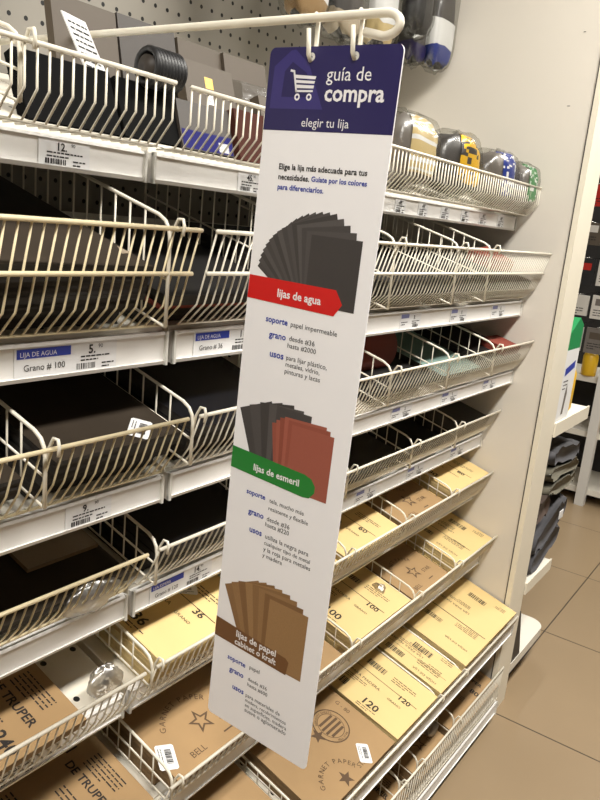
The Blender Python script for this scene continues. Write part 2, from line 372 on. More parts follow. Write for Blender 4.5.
# ------------------------------------------------------------------ packs of sandpaper lying on the shelves
def pr_yellow(b, fr, Lr, H, num, flip, seed):
    f = (lambda a, c, w: fr(Lr-a, H-c, w)) if flip else fr
    m1 = 'yellow_print'
    text(b, num, f, Lr*.63, H*.10, m1, size=.032, bold=True); scribble(b, f, Lr*.60, H*.06, .055, 2, .007, m1, seed)
    barcode(b, f, Lr*.26, H*.14, .06, .026, m1, 18, seed); scribble(b, f, Lr*.08, H*.12, .035, 3, .008, m1, seed+1)
    text(b, 'LIJA PARA MADERA', f, Lr*.30, H*.42, m1, size=.0135); scribble(b, f, Lr*.33, H*.37, .075, 3, .007, m1, seed+2)
    text(b, 'GRANO', f, Lr*.74, H*.40, m1, size=.011); text(b, num, f, Lr*.80, H*.52, m1, size=.024, bold=True)
    barcode(b, f, Lr*.42, H*.70, .055, .022, m1, 18, seed+3); scribble(b, f, Lr*.1, H*.66, .07, 4, .008, m1, seed+4)
    scribble(b, f, Lr*.66, H*.78, .07, 3, .008, m1, seed+5); text(b, 'HOJA DE LIJA', f, Lr*.08, H*.84, m1, size=.0125)
    quad(b, f, Lr*.04, H*.58, Lr*.95, H*.588, m1)
def pr_truper(b, fr, Lr, H, num, flip, seed):
    m1 = 'kraft_black'; A = Lr-.17
    text(b, 'DE TRUPER', fr, A+.03, H-.075, m1, size=.021, bold=True); scribble(b, fr, A+.045, H-.02, .075, 5, .0075, m1, seed)
    text(b, num, fr, A+.115, H-.125, m1, size=.03, bold=True); scribble(b, fr, A+.06, H-.10, .045, 3, .008, m1, seed+1)
    star(b, fr, A+.085, H-.135, .014, m1); barcode(b, fr, A-.03, H-.06, .045, .022, m1, 16, seed); scribble(b, fr, A+.02, H-.17, .1, 4, .008, m1, seed+3)
    text(b, num, fr, A-.06, H-.15, m1, size=.024, bold=True); text(b, 'TRUPER', fr, A-.02, H-.21, m1, size=.021, bold=True)
def pr_star(b, fr, Lr, H, num, flip, seed):
    m1 = 'kraft_print'; g = lambda a, c, w: fr(Lr-c, a, w)      # read from the aisle
    cx, cy = H*.46, .065
    star(b, g, cx+.012, cy, .027, m1); arc_text(b, g, 'GARNET PAPER', cx, cy-.012, .066, math.pi/2+.12, .0165, m1)
    text(b, 'BELL', g, cx-.02, cy-.05, m1, size=.018, anchor='r'); text(b, 'STAR', g, cx+.045, cy-.02, m1, size=.018)
    quad(b, g, cx+.03, cy-.045, cx+.055, cy-.042, m1)
def pr_seal(b, fr, Lr, H, num, flip, seed):
    m1 = 'kraft_print'; g = lambda a, c, w: fr(Lr-c, a, w)
    cx, cy = H*.69, .125
    ring(b, g, cx, cy, .043, .046, m1); ring(b, g, cx, cy, .032, .0335, m1); arc_text(b, g, 'ABRASIVE SHEETS', cx, cy, .0345, math.pi/2, .0076, m1)
    arc_text(b, g, 'BELL STAR', cx, cy, .0415, -math.pi/2, .0076, m1, True)
    for dy in (-.02, -.008, .004, .016):
        hw = math.sqrt(.03**2-dy*dy); quad(b, g, cx-hw, cy+dy-.003, cx+hw, cy+dy+.003, m1)
    star(b, g, cx-.05, cy+.002, .019, m1, False, .3)
    f2 = lambda a, c, w: fr(Lr-.16+a, H-.028+c, w); text(b, 'G - 80', f2, 0, 0, m1, size=.016)
    arc_text(b, g, 'GARNET PAPER', H*.36, .012, .052, math.pi/2-.1, .0165, m1); star(b, g, H*.40, .022, .02, m1, False); text(b, 'STAR', g, H*.56, .015, m1, size=.017)
def pr_none(*a): pass
KIND = {'yellow': ('yellow_paper', 'yellow_edge', pr_yellow, 'yellow printed'), 'truper': ('kraft', 'kraft_edge', pr_truper, 'brown kraft printed'),
        'star': ('kraft', 'kraft_edge', pr_star, 'brown kraft star-printed'), 'seal': ('kraft', 'kraft_edge', pr_seal, 'brown kraft round-seal'),
        'black': ('black_paper', 'black_edge', pr_none, 'black'), 'gloss': ('black_gloss', 'black_edge', pr_none, 'glossy black wrapped'),
        'darkkraft': ('dark_kraft', 'black_edge', pr_none, 'dark brown'), 'blue': ('blue_paper', 'black_edge', pr_none, 'dark blue'),
        'red': ('red_paper', 'red_paper', pr_none, 'dark red'), 'teal': ('teal_paper', 'black_edge', pr_none, 'pale teal'), 'board': ('grey_board', 'kraft_edge', pr_none, 'grey board')}
SHORT = {'yellow': 'yellow paper', 'truper': 'kraft paper', 'star': 'kraft paper', 'seal': 'kraft paper'}
def pack(k, x0, x1, y0, y1, zoff, th, kind, label, num='120', flip=False, seed=1, curl=.003, skew=0., sticker=None, group=None):
    """one wrapped stack of sheets lying on the sloping deck of shelf k"""
    top, edge, pr, _ = KIND[kind]; R = random.Random(seed)
    c, s = math.cos(TH), math.sin(TH); W = x1-x0; Lr = (y1-y0)/c; cu = [R.uniform(0, curl) for _ in range(4)]
    cs, sn = math.cos(skew), math.sin(skew)
    z0 = zdeck(k, y0)+zoff; xc, vc = W/2, Lr/2
    def T(u, v, w):            # u along the shelf, v up the slope, w off the surface
        a, d = u/W, v/Lr
        w2 = w + (cu[0]*(1-a)*(1-d)+cu[1]*a*(1-d)+cu[2]*(1-a)*d+cu[3]*a*d)*(w/th if w < th else 1) if w > 0 else w
        uu = xc+(u-xc)*cs-(v-vc)*sn; vv = vc+(u-xc)*sn+(v-vc)*cs
        return (x0+uu, y0+vv*c-w2*s, z0+vv*s+w2*c)
    b = MB(); n = 5
    vs = [T(W*i/n, Lr*j/n, th) for j in range(n+1) for i in range(n+1)]
    b.add(vs, [(j*(n+1)+i, j*(n+1)+i+1, (j+1)*(n+1)+i+1, (j+1)*(n+1)+i) for j in range(n) for i in range(n)], top)
    per = [(W*i/n, 0) for i in range(n)]+[(W, Lr*j/n) for j in range(n)]+[(W-W*i/n, Lr) for i in range(n)]+[(0, Lr-Lr*j/n) for j in range(n)]
    lay = max(2, int(th/.004)); vs = []; fs = []; m = len(per)
    for q in range(lay+1):
        for (u, v) in per:
            j = (R.uniform(-.0012, .0012) if 0 < q < lay else 0)
            vs.append(T(u+j, v+j, th*q/lay))
    for q in range(lay):
        for i in range(m): fs.append((q*m+i, q*m+(i+1) % m, (q+1)*m+(i+1) % m, (q+1)*m+i))
    fs.append(tuple(range(m))[::-1]); b.add(vs, fs, edge)
    # print frame: reading direction runs from the back to the front edge, letters' tops to the right
    fr = lambda a, e, w: T(e, Lr-a, th+w)
    pr(b, fr, Lr, W, num, flip, seed)
    if sticker is None:
        o = b.build('sandpaper_pack', loc=T(xc, vc, 0))
    else:
        o = b.build('sandpaper_pack', loc=T(xc, vc, 0)); b = MB()
        a, e, sw, sh, rot = sticker; cr, sr = math.cos(rot), math.sin(rot)
        f2 = lambda p, q, w: fr(a+p*cr-q*sr, e+p*sr+q*cr, w+.0008)
        poly(b, f2, [(.003, 0), (sw-.003, 0), (sw, .003), (sw, sh-.003), (sw-.003, sh), (.003, sh), (0, sh-.003), (0, .003)], 'box_white', 0)
        barcode(b, f2, sw*.2, sh*.45, sw*.6, sh*.35, 'print_black', 12, seed); scribble(b, f2, sw*.15, sh*.25, sw*.7, 2, sh*.13, 'print_black', seed)
        tag(b.build('barcode_sticker', o), 'white barcode sticker')
    return tag(o, label, 'sandpaper', group)
POS = {'L0': 'far left of left bay', 'L1': 'right end of left bay', 'c1': 'left of the sign', 'c2': 'behind the sign', 'c3': 'just right of the sign', 'c4': 'second from end panel', 'c5': 'against the end panel'}
def stack(k, comp, x0, x1, spec, depth=.29, **kw):
    """spec: list of (kind, thickness, num, flip) from the deck up"""
    ry, rb, rtp, fy, fz, wd = SH[k]; z = .002; n = len(spec); R = random.Random(hash((wd, comp, 5)) if 0 else sum(map(ord, k+comp)))
    for i, (kind, th, num, flip) in enumerate(spec):
        topm = i == n-1
        y0 = max(ywire(k, zdeck(k, ry)+z-.006), ry-.062)+R.uniform(.001, .004); j = R.uniform(-.003, .003)
        nm = 'topmost' if topm else ORD[n-1-i]+' from the top'
        if n == 1: nm = 'single'
        lab = '%s pack, %s of stack, %s shelf, %s' % (KIND[kind][3], nm.replace(' the', ''), wd, POS[comp]) if n > 1 else '%s pack lying alone, %s shelf, %s' % (KIND[kind][3], wd, POS[comp])
        if topm: pack(k, x0+j, x1+j, y0, y0+depth, z, th, kind, lab, num, flip, sum(map(ord, k+comp))+i*7, group='sandpaper packs on the shelves', **kw)
        else: pack(k, x0+j, x1+j, y0+R.uniform(0, .008), y0+depth-R.uniform(0, .01), z, th, kind, lab, num, flip, sum(map(ord, k+comp))+i*7, curl=.0, skew=0, group='sandpaper packs on the shelves')
        z += th+.0008+(.0 if topm else 0)
Y = lambda th, num='120', f=False: ('yellow', th*1.12, num, f)
# B: dark packs under a brown one at the left, thin leftovers further along
stack('B', 'L0', -.05, .22, [('black', .03, '', 0), ('darkkraft', .03, '', 0), ('black', .03, '', 0)])
stack('B', 'L1', .245, .665, [('black', .03, '', 0), ('gloss', .02, '', 0), ('darkkraft', .008, '', 0), ('black', .02, '', 0), ('darkkraft', .005, '', 0)], depth=.38, curl=.03, skew=.05)
stack('B', 'c1', .70, .98, [('black', .035, '', 0), ('red', .005, '', 0), ('black', .012, '', 0)])
pack('B', .43, .655, .735, 1.0, .088, .006, 'board', 'thin tan board fanned over the dark packs, second shelf, left bay', seed=3, skew=.12, curl=.012, group='sandpaper packs on the shelves')
stack('B', 'c2', 1.02, 1.255, [('black', .035, '', 0), ('black', .03, '', 0)])
stack('B', 'c3', 1.29, 1.555, [('black', .035, '', 0), ('black', .03, '', 0)])
stack('B', 'c4', 1.58, 1.75, [('black', .035, '', 0), ('black', .03, '', 0)])
stack('B', 'c5', 1.80, 2.18, [('black', .03, '', 0), ('black', .03, '', 0)], depth=.26)
pack('B', 1.87, 1.99, .715, .80, .093, .02, 'red', 'small dark red pack lying on black packs, second shelf, near the end panel', seed=9, curl=.02, group='sandpaper packs on the shelves')
# C
stack('C', 'L0', .24, .49, [('black', .03, '', 0), ('darkkraft', .025, '', 0)])
stack('C', 'L1', .525, .735, [('black', .03, '', 0), ('black', .025, '', 0), ('darkkraft', .018, '', 0)], sticker=(.245, .165, .052, .03, -.85))
stack('C', 'c1', .77, 1.02, [('black', .03, '', 0), ('gloss', .03, '', 0), ('gloss', .012, '', 0)])
stack('C', 'c3', 1.36, 1.60, [('black', .03, '', 0), ('black', .015, '', 0)])
stack('C', 'c4', 1.65, 1.89, [('black', .03, '', 0), ('teal', .012, '', 0)])
stack('C', 'c5', 1.935, 2.19, [('black', .03, '', 0), ('black', .02, '', 0)])
pack('C', 2.07, 2.185, .722, .80, .056, .022, 'red', 'small dark red pack lying on black packs, third shelf, touching the end panel', seed=4, group='sandpaper packs on the shelves')
# D
stack('D', 'L0', .22, .50, [('black', .03, '', 0), ('darkkraft', .02, '', 0)])
stack('D', 'L1', .515, .735, [('black', .02, '', 0), ('darkkraft', .014, '', 0)])
pack('D', .60, .728, .86, 1.10, .04, .004, 'board', 'thin grey board lying on the dark pack, fourth shelf, left bay', seed=2, group='sandpaper packs on the shelves')
stack('D', 'c1', .78, 1.02, [('black', .03, '', 0), ('gloss', .025, '', 0), ('gloss', .01, '', 0)])
stack('D', 'c2', 1.06, 1.30, [('black', .03, '', 0), ('gloss', .02, '', 0)])
stack('D', 'c3', 1.34, 1.60, [('black', .025, '', 0), ('blue', .02, '', 0), ('gloss', .012, '', 0)], skew=.05, depth=.25)
stack('D', 'c4', 1.645, 1.875, [('black', .03, '', 0), ('black', .012, '', 0)])
stack('D', 'c5', 1.915, 2.19, [('black', .03, '', 0), ('gloss', .025, '', 0)])
# E
stack('E', 'L1', .345, .635, [('truper', .012, '240', 0), ('truper', .012, '240', 0)], depth=.36)
stack('E', 'c1', .775, 1.02, [Y(.022, '36'), Y(.02, '36'), Y(.012, '36')], sticker=(.185, .13, .05, .026, .9))
stack('E', 'c2', 1.06, 1.325, [Y(.022), Y(.02)])
stack('E', 'c3', 1.36, 1.615, [Y(.022, '60'), Y(.018, '60')])
stack('E', 'c4', 1.65, 1.895, [('star', .02, '', 0), ('star', .018, '', 0)])
stack('E', 'c5', 1.93, 2.19, [Y(.022, '80'), Y(.02, '80'), Y(.015, '80')])
# F
stack('F', 'L0', .22, .48, [('truper', .02, '220', 0), ('truper', .018, '220', 0)])
stack('F', 'L1', .50, .745, [('truper', .02, '220', 0), ('truper', .018, '220', 0)])
stack('F', 'c1', .79, 1.025, [('star', .02, '', 0), ('star', .022, '', 0), ('star', .012, '', 0)], sticker=(.225, .012, .05, .034, -.5))
stack('F', 'c2', 1.065, 1.315, [('seal', .02, '', 0), ('seal', .022, '', 0)])
stack('F', 'c3', 1.355, 1.63, [Y(.022, '100'), Y(.02, '100'), Y(.01, '100')])
stack('F', 'c4', 1.665, 1.885, [('star', .02, '', 0), ('star', .02, '', 0)])
stack('F', 'c5', 1.925, 2.19, [Y(.02, '150'), Y(.02, '150', 1), Y(.012, '150', 1)])
# G
stack('G', 'c1', .76, 1.045, [('star', .015, '', 0), ('star', .012, '', 0)])
stack('G', 'c2', 1.085, 1.385, [('seal', .02, '', 0), ('seal', .018, '', 0)], sticker=(.262, .215, .05, .03, -.75), depth=.31)
stack('G', 'c3', 1.395, 1.61, [Y(.02, '120'), Y(.014, '120')], depth=.31)
stack('G', 'c4', 1.63, 1.765, [Y(.02, '150', 1), Y(.014, '150', 1)], depth=.31)
stack('G', 'c5', 1.79, 2.19, [Y(.02, '180', 1), Y(.016, '180', 1)], depth=.31)
# H
stack('H', 'c1', .76, 1.01, [('seal', .03, '', 0), ('seal', .03, '', 0)])
stack('H', 'c2', 1.05, 1.48, [('star', .03, '', 0), ('star', .03, '', 0)])
stack('H', 'c3', 1.515, 1.59, [('truper', .03, '80', 0)])
stack('H', 'c4', 1.615, 1.815, [('star', .03, '', 0), ('star', .03, '', 0)])
stack('H', 'c5', 1.85, 2.18, [('truper', .03, '80', 0), ('truper', .03, '80', 0)])
# ------------------------------------------------------------------ hanging sign, rod and hooks
XS = .79
b = MB()
pts = [(XS, 1.262, 1.794), (XS, 1.08, 1.7935), (XS, .475, 1.788)]
for i in range(1, 11):
    a = math.pi*i/10; pts.append((XS, .475-.0155*math.sin(a)*1.3, 1.788-.0125*(1-math.cos(a))))
pts += [(XS, .50, 1.769)]
b.tube(pts, .0052, 'white_wire', 10)
b.box((XS-.02, 1.25, 1.77), (XS+.02, 1.2615, 1.82), 'white_wire')
tag(b.build('display_rod', loc=(XS, 1.0, 1.79)), 'white display rod with a curled end reaching out over the aisle', 'rod')
O3 = Vector((XS, .636, 1.758)); DV = Vector((0, .02258, -.999745)); RV = Vector((0, -.999745, -.02258)); NV = Vector((-1, 0, 0))
def sg(a, c, w): return O3 + RV*a*.001 + DV*c*.001 + NV*(.0011+w)      # a to the right, c down, in mm
sign = thing('hanging_sign', 'tall white buying-guide sign with a navy header hanging from the white rod', 'sign', O3+RV*.096)
b = MB(); SW, SHh = 191, 972
def rrect(x0, y0, x1, y1, r, n=5):
    o = []
    for cx, cy, a in ((x1-r, y0+r, -90), (x1-r, y1-r, 0), (x0+r, y1-r, 90), (x0+r, y0+r, 180)):
        for i in range(n+1):
            t = math.radians(a+90*i/n); o.append((cx+r*math.cos(t), cy+r*math.sin(t)))
    return o
pr_ = rrect(0, 0, SW, SHh, 8); n = len(pr_)
b.add([sg(a, c, 0) for a, c in pr_]+[sg(a, c, -.0022) for a, c in pr_], [tuple(range(n)), tuple(range(n, 2*n))[::-1]]+[(k, n+k, n+(k+1) % n, (k+1) % n) for k in range(n)], 'sign_white')
b.build('board', sign)
def spoly(b, pts, mt, w): b.add([sg(a, c, w) for a, c in pts], [tuple(range(len(pts)))], mt)
def stext(b, body, x, y, x1, mt, bold=False, w=.0006, ysc=1.): text(b, body, lambda a, c, q: sg(a, -c, q), x, -y, mt, width=x1-x, bold=bold, w=w, ysc=ysc)
b = MB()
hd = [q for q in rrect(0, 0, SW, 200, 8) if q[1] < 60]; hd = [(SW, 98)]+[(0, 98)]+[(0, 8)]+[q for q in rrect(0, 0, SW, 200, 8)[18:24]]+[q for q in rrect(0, 0, SW, 200, 8)[0:6]]
spoly(b, hd, 'navy', .0003)
spoly(b, [(7, 72), (9, 22), (33, 4), (40, 3), (62, 20), (89, 72)], 'navy_light', .0004); spoly(b, [(24, 58), (26, 28), (37, 17), (60, 30), (70, 58)], 'navy', .0005)
# shopping cart
def stroke(b, p, q, t, mt, w=.0007):
    p = Vector(p); q = Vector(q); d = (q-p).normalized(); nn = Vector((-d.y, d.x))*t/2
    spoly(b, [tuple(p+nn), tuple(q+nn), tuple(q-nn), tuple(p-nn)], mt, w)
stroke(b, (35, 27), (41, 28), 2.6, 'print_white'); stroke(b, (40.5, 27), (47, 52), 2.6, 'print_white'); stroke(b, (46, 51), (72, 51), 2.4, 'print_white')
spoly(b, [(43, 32), (75, 34), (74, 37.5), (44, 36)], 'print_white', .0007); spoly(b, [(44.5, 38), (74, 39.5), (73, 42.5), (45, 41.5)], 'print_white', .0007); spoly(b, [(45.5, 43.5), (73, 44.5), (72.5, 48), (46.5, 47.5)], 'print_white', .0007)
for cx in (49, 67): ring(b, lambda a, c, w: sg(a, c, w), cx, 58, 2.0, 4.2, 'print_white', 16, w=.0007)
stext(b, 'guía de', 90, 39, 153, 'print_white'); stext(b, 'compra', 90, 62, 174, 'print_white', True); stext(b, 'elegir tu lija', 60, 92.5, 130, 'print_white')
tag(b.build('header_print', sign), 'navy header with a white shopping cart and lettering')
b = MB()
stext(b, 'Elige la lija más adecuada para tus', 32, 145, 164.5, 'print_black', True); stext(b, 'necesidades.', 32.5, 157.5, 81.5, 'print_black', True)
stext(b, 'Guíate por los colores', 84.5, 157, 166, 'print_blue', True); stext(b, 'para diferenciarlos.', 33, 170, 105, 'print_blue', True); b.build('intro_text', sign)
def para(rows):
    for (x, y, x1, tx, blue) in rows: stext(b, tx, x, y, x1, 'print_blue' if blue else 'print_black', blue)
b = MB()
para([(36, 342, 72.7, 'soporte', 1), (78, 342, 151, 'papel impermeable', 0), (44, 362, 72.4, 'grano', 1), (78, 361, 119, 'desde #36', 0), (76.5, 370.5, 122.5, 'hasta #2000', 0),
      (48.8, 388, 72, 'usos', 1), (76.7, 387, 142, 'para lijar plástico,', 0), (76.7, 396, 132, 'metales, vidrio,', 0), (76.5, 405.5, 134, 'pinturas y lacas', 0),
])
b.build('guide_text', sign); b = MB()
para([(33.4, 591.5, 67.4, 'soporte', 1), (75, 592.5, 134.5, 'tela, mucho más', 0), (75, 604, 143, 'resistente y flexible', 0), (40, 620.5, 68, 'grano', 1), (74, 620.5, 114, 'desde #36', 0), (72.5, 629.5, 114.3, 'hasta #220', 0),
      (45.6, 647, 68, 'usos', 1), (74.5, 647.5, 150, 'utiliza la negra para', 0), (74, 657.3, 154, 'cualquier tipo de metal', 0), (73.8, 667, 156, 'y la roja para metales', 0), (73.3, 676.7, 108.5, 'y madera', 0),
])
b.build('guide_text', sign); b = MB()
para([(29.5, 863.5, 64.5, 'soporte', 1), (72.5, 861, 91.5, 'papel', 0), (35, 882.5, 63, 'grano', 1), (72, 881.3, 108, 'desde #36', 0), (72, 890.5, 110, 'hasta #600', 0),
      (44.5, 909, 66.5, 'usos', 1), (71, 909.5, 136, 'para materiales de', 0), (71.3, 918, 148, 'madera, recubrimientos', 0), (71.7, 926.5, 150, 'en superficies, madera', 0), (72, 935, 150, 'suave o aglomerado', 0)])
b.build('guide_text', sign)
def leaf(b, cx, cy, w, h, ang, mt, z):
    c, s = math.cos(ang), math.sin(ang)
    spoly(b, [(cx+x*c-y*s, cy+x*s+y*c) for x, y in ((-w/2, -h), (w/2, -h), (w/2, 0), (-w/2, 0))], mt, z)
b = MB()
nf = 15
for i in range(nf):
    q = 1-i/(nf-1); leaf(b, 133-40*q, 309-min(16, 60*q), 76-22*q, 88+15*math.sin(q*math.pi*.9)-14*q, -math.radians(56)*q, 'grey_grit%d' % (i % 4), .0003+.00002*i)
spoly(b, [(1, 284), (141.5, 284.5), (153, 301.5), (142, 317.5), (0.6, 315)], 'red_banner', .00066); stext(b, 'lijas de agua', 51, 306.5, 121, 'print_white', True, .0008)
tag(b.build('grey_sheets_print', sign), 'picture of fanned grey sheets over a red banner')
b = MB()
for i, (x, dy, a) in enumerate(((52, 0, -22), (60, -2, -16), (68, -4, -9), (75, -2, -3), (82, 0, 1))): leaf(b, x+16, 545+dy, 58, 92, math.radians(a), 'grey_grit%d' % (i % 4), .0003+.00002*i)
for i, (x, a, h) in enumerate(((108, -9, 80), (112, -6, 86), (116, -4, 92), (121, -2, 96), (126, -1, 95), (131, 0, 92))): leaf(b, x+2, 564-(5-i)*4, 68, h-(5-i)*1.5, math.radians(a), 'red_grit%d' % (i % 4), .00045+.00002*i)
rr = [(0.4, 528.5), (105, 533.5), (128, 534.5), (140, 538), (147, 547), (147, 556), (139, 565.5), (128, 567), (-.0, 560.5)]
spoly(b, rr, 'green_banner', .00066); stext(b, 'lijas de esmeril', 41.5, 554, 121, 'print_white', True, .0008)
tag(b.build('red_sheets_print', sign), 'picture of black and red sheets over a green banner')
b = MB()
for i, (x, a, h) in enumerate(((82, -26, 92), (90, -21, 98), (97, -16, 103), (104, -12, 106), (111, -8, 108), (118, -5, 108), (124, -2, 106), (130, 0, 103))): leaf(b, x-1, 838-(7-i)*3.5, 68, h, math.radians(a), 'brown_grit%d' % (i % 4), .0003+.00002*i)
spoly(b, [(0.3, 803), (134, 814), (140, 818.5), (137, 840), (0, 835)], 'brown_banner', .00066); stext(b, 'lijas de papel', 41.5, 820, 116.5, 'print_white', True, .0008); stext(b, 'cabinet o kraft', 40, 833, 118, 'print_white', True, .0008)
tag(b.build('brown_sheets_print', sign), 'picture of fanned brown sheets over a brown banner')
for a, nm in ((65, 'inner'), (128, 'outer')):
    b = MB(); q = sg(a, 11.5, 0); ytop = q.y+.001
    ring(b, lambda x, c, w: sg(x, c, w), a, 12, 1.2, 5.0, 'rail_plastic', 16, w=.0008)
    b.tube([(XS, ytop, 1.7935), (XS+.0065, ytop, 1.792), (XS+.0065, ytop, 1.75), (XS+.004, ytop, 1.7425), (XS-.003, ytop, 1.7405), (XS-.0075, ytop, 1.746), (XS-.009, ytop+.002, 1.775)], .0028, 'white_wire', 8)
    tag(b.build('sign_hook', loc=tuple(q)), 'white plastic hook holding the sign, %s of the two' % ('nearer the shelves' if nm == 'inner' else 'nearer the rod end'), 'hook', 'hooks holding the sign')
# ------------------------------------------------------------------ top shelf goods
def card(x, y, z, w, h, th, tilt, yaw, mt, label, deco=None, cat='packet', bl=None):
    t = thing('carded_packet', label, cat, (x, y, z), 'carded packets on the top shelf')
    M = Matrix.Translation((x, y, z)) @ Matrix.Rotation(yaw, 4, 'Z') @ Matrix.Rotation(-tilt, 4, 'X')
    b = MB(); b.box((-w/2, 0, 0), (w/2, th, h), mt, M); b.build('card', t)
    fr = lambda a, c, q: M @ Vector((a, -q, c))
    if deco: b = MB(); deco(b, fr, w, h); b.build('printed_label', t)
    if bl:
        b = MB(); e = .012
        o = [(-w*.38, h*.08), (w*.38, h*.08), (w*.38, h*.72), (-w*.38, h*.72)]
        vs = [fr(a, c, .001) for a, c in o]+[fr(a*.85, h*.4+(c-h*.4)*.88, bl) for a, c in o]
        b.add(vs, [(0, 1, 5, 4), (1, 2, 6, 5), (2, 3, 7, 6), (3, 0, 4, 7), (4, 5, 6, 7)], 'clear_film'); b.build('blister', t)
    return t
def d_leaf(b, fr, w, h): scribble(b, fr, -w*.4, h*.9, w*.8, 12, h*.065, 'print_black', 4)
def d_yel(b, fr, w, h):
    quad(b, fr, w*.1, h*.72, w*.46, h*.9, 'label_yellow'); quad(b, fr, w*.05, h*.52, w*.3, h*.7, 'box_white'); scribble(b, fr, w*.07, h*.66, w*.2, 3, h*.04, 'print_black', 3); quad(b, fr, w*.32, h*.3, w*.48, h*.7, 'label_red')
def d_tag(b, fr, w, h):
    quad(b, fr, -w*.1, h*.7, w*.06, h*.84, 'label_yellow'); quad(b, fr, -w*.1, h*.5, w*.02, h*.66, 'box_white'); scribble(b, fr, -w*.09, h*.62, w*.1, 3, h*.04, 'print_black', 3)
def d_blue(b, fr, w, h): quad(b, fr, -w*.48, h*.02, w*.48, h*.4, 'deep_blue'); quad(b, fr, w*.2, h*.05, w*.4, h*.25, 'box_white')
za = lambda y: zdeck('A', y)+.003
card(.815, 1.005, za(1.005), .125, .165, .016, .2, .0, 'card_grey', 'leftmost tall card of the dark card row, behind the white leaflet', None)
card(.66, .845, za(.845), .15, .09, .02, .38, .0, 'matte_black', 'low black packet behind the left end of the top wire fence', None)
card(.80, .85, za(.85), .11, .085, .02, .34, .0, 'matte_black', 'low black packet under the ribbed coil', None)
card(.50, .88, za(.88), .10, .07, .02, .3, .1, 'card_dark', 'low dark packet at the far left edge of the top shelf', None)
card(.765, .90, za(.90)+.02, .062, .145, .002, .5, .35, 'box_white', 'white printed leaflet tilted over the black packets', d_leaf)
card(.945, 1.0, za(1.0), .13, .17, .016, .22, 0, 'card_dark', 'dark card between the white leaflet and the coil', None)
card(1.08, 1.0, za(1.0), .125, .165, .016, .22, 0, 'card_grey', 'grey card behind the black ribbed coil on the top shelf', None, bl=.012)
card(.915, .845, za(.845), .12, .075, .022, .3, 0, 'card_dark', 'dark packet with a blue band right of the coil', d_blue)
card(1.03, .93, za(.93), .13, .14, .02, .3, 0, 'card_grey', 'grey card with a small yellow tag left of the sign', d_tag)
card(1.19, .985, za(.985), .12, .17, .016, .24, -.05, 'card_grey', 'grey blister card with crinkled clear film beside the yellow label', None, bl=.02)
card(1.17, .87, za(.87), .14, .12, .02, .33, 0, 'card_grey', 'grey card with a yellow label and red corner beside the sign', d_yel)
card(1.045, .835, za(.835), .13, .085, .018, .3, 0, 'brown_red', 'low dark red packet behind the wires left of the sign', None)
# ribbed coil
b = MB()
for i in range(9):
    x = .795+.0065*i; b.tube([(x, .865+.022*math.cos(a), za(.865)+.098+.024*math.sin(a)) for a in [2*math.pi*k/20 for k in range(20)]], .0052, 'black_rubber', 6, True)
b.tube([(.79, .865, za(.865)+.098), (.85, .865, za(.865)+.098)], .016, 'card_dark', 14)
tag(b.build('ribbed_coil', loc=(.82, .865, za(.865)+.07)), 'black ribbed coil lying on a low black packet of the top shelf', 'coil')
def pillow(b, c, sx, sy, sz, mt, amp=.0, seed=0, sub=None, e=2.6, ny=18, nx=24, alt=None):
    R = random.Random(seed); ph = [R.uniform(0, 6) for _ in range(6)]
    vs = []; fs = []
    f = lambda t: math.copysign(abs(t)**(2/e), t)
    for j in range(ny+1):
        v = -math.pi/2+math.pi*j/ny
        for i in range(nx):
            u = 2*math.pi*i/nx
            k = 1+amp*(math.sin(3*u+ph[0]+2*v)+.7*math.sin(5*u-3*v+ph[1])+.5*math.sin(9*u+7*v+ph[2]))
            vs.append((c[0]+sx*f(math.cos(v))*f(math.cos(u))*k, c[1]+sy*f(math.cos(v))*f(math.sin(u))*k, c[2]+sz*f(math.sin(v))*k))
    f2 = []
    for j in range(ny):
        for i in range(nx):
            if sub and not sub(j/ny, i/nx): continue
            q = (j*nx+i, j*nx+(i+1) % nx, (j+1)*nx+(i+1) % nx, (j+1)*nx+i)
            (f2 if alt and alt[1](j, i) else fs).append(q)
    b.add(vs, fs, mt, True)
    if f2:
        n0 = len(b.v)-len(vs); k = b.m(alt[0])
        for q in f2: b.f.append([n0+t for t in q]); b.mi.append(k); b.sm.append(True)
def bag(x, y, z, s, core, lab, label, stripes=None, seed=0, film_m='clear_film', group='bagged goods on the top shelf', cat='bag', top=.5, name='bagged_goods'):
    t = thing(name, label, cat, (x, y, z-s[2]), group)
    b = MB(); pillow(b, (x, y, z), *s, core, .05, seed, None, 3.2); b.build('contents', t)
    b = MB(); R = random.Random(seed); pat = {(j, i) for j in range(34) for i in range(48) if (R.random() < .26 and stripes != 'lines') or (stripes == 'lines' and j % 3 == 0)}
    pillow(b, (x, y, z), s[0]*1.03, s[1]*1.03, s[2]*1.03, lab, .05, seed, lambda v, u: .3 < v < .98 and .0 <= u and abs(u-.82) < .17, 3.2, 34, 48, (('box_white' if stripes else 'bag_dark'), lambda j, i: (j, i) in pat))
    b.build('printed_band', t)
    b = MB(); pillow(b, (x, y, z), s[0]*1.15, s[1]*1.15, s[2]*1.13, film_m, .05, seed+3, None, 3.); b.build('clear_wrap', t)
    return t
bag(1.54, .842, za(.842)+.085, (.095, .055, .07), 'bag_grey', 'gold_label', 'clear bag with a gold and white striped band beside the sign', 'lines', 1)
bag(1.765, .825, za(.825)+.086, (.085, .05, .066), 'bag_dark', 'label_yellow', 'clear bag with a bright yellow band in the top row', None, 2)
bag(1.975, .80, za(.80)+.082, (.075, .05, .062), 'bag_grey', 'label_blue', 'clear bag with a blue and white band in the top row', 'box_white', 3)
bag(2.125, .785, za(.80)+.076, (.06, .05, .055), 'bag_grey', 'label_green', 'clear bag with a green and white band touching the end panel', 'box_white', 4)
bag(2.0, .955, za(.955)+.08, (.08, .05, .055), 'bag_grey', 'label_green', 'clear bag with a thin green band behind the blue one', None, 5)
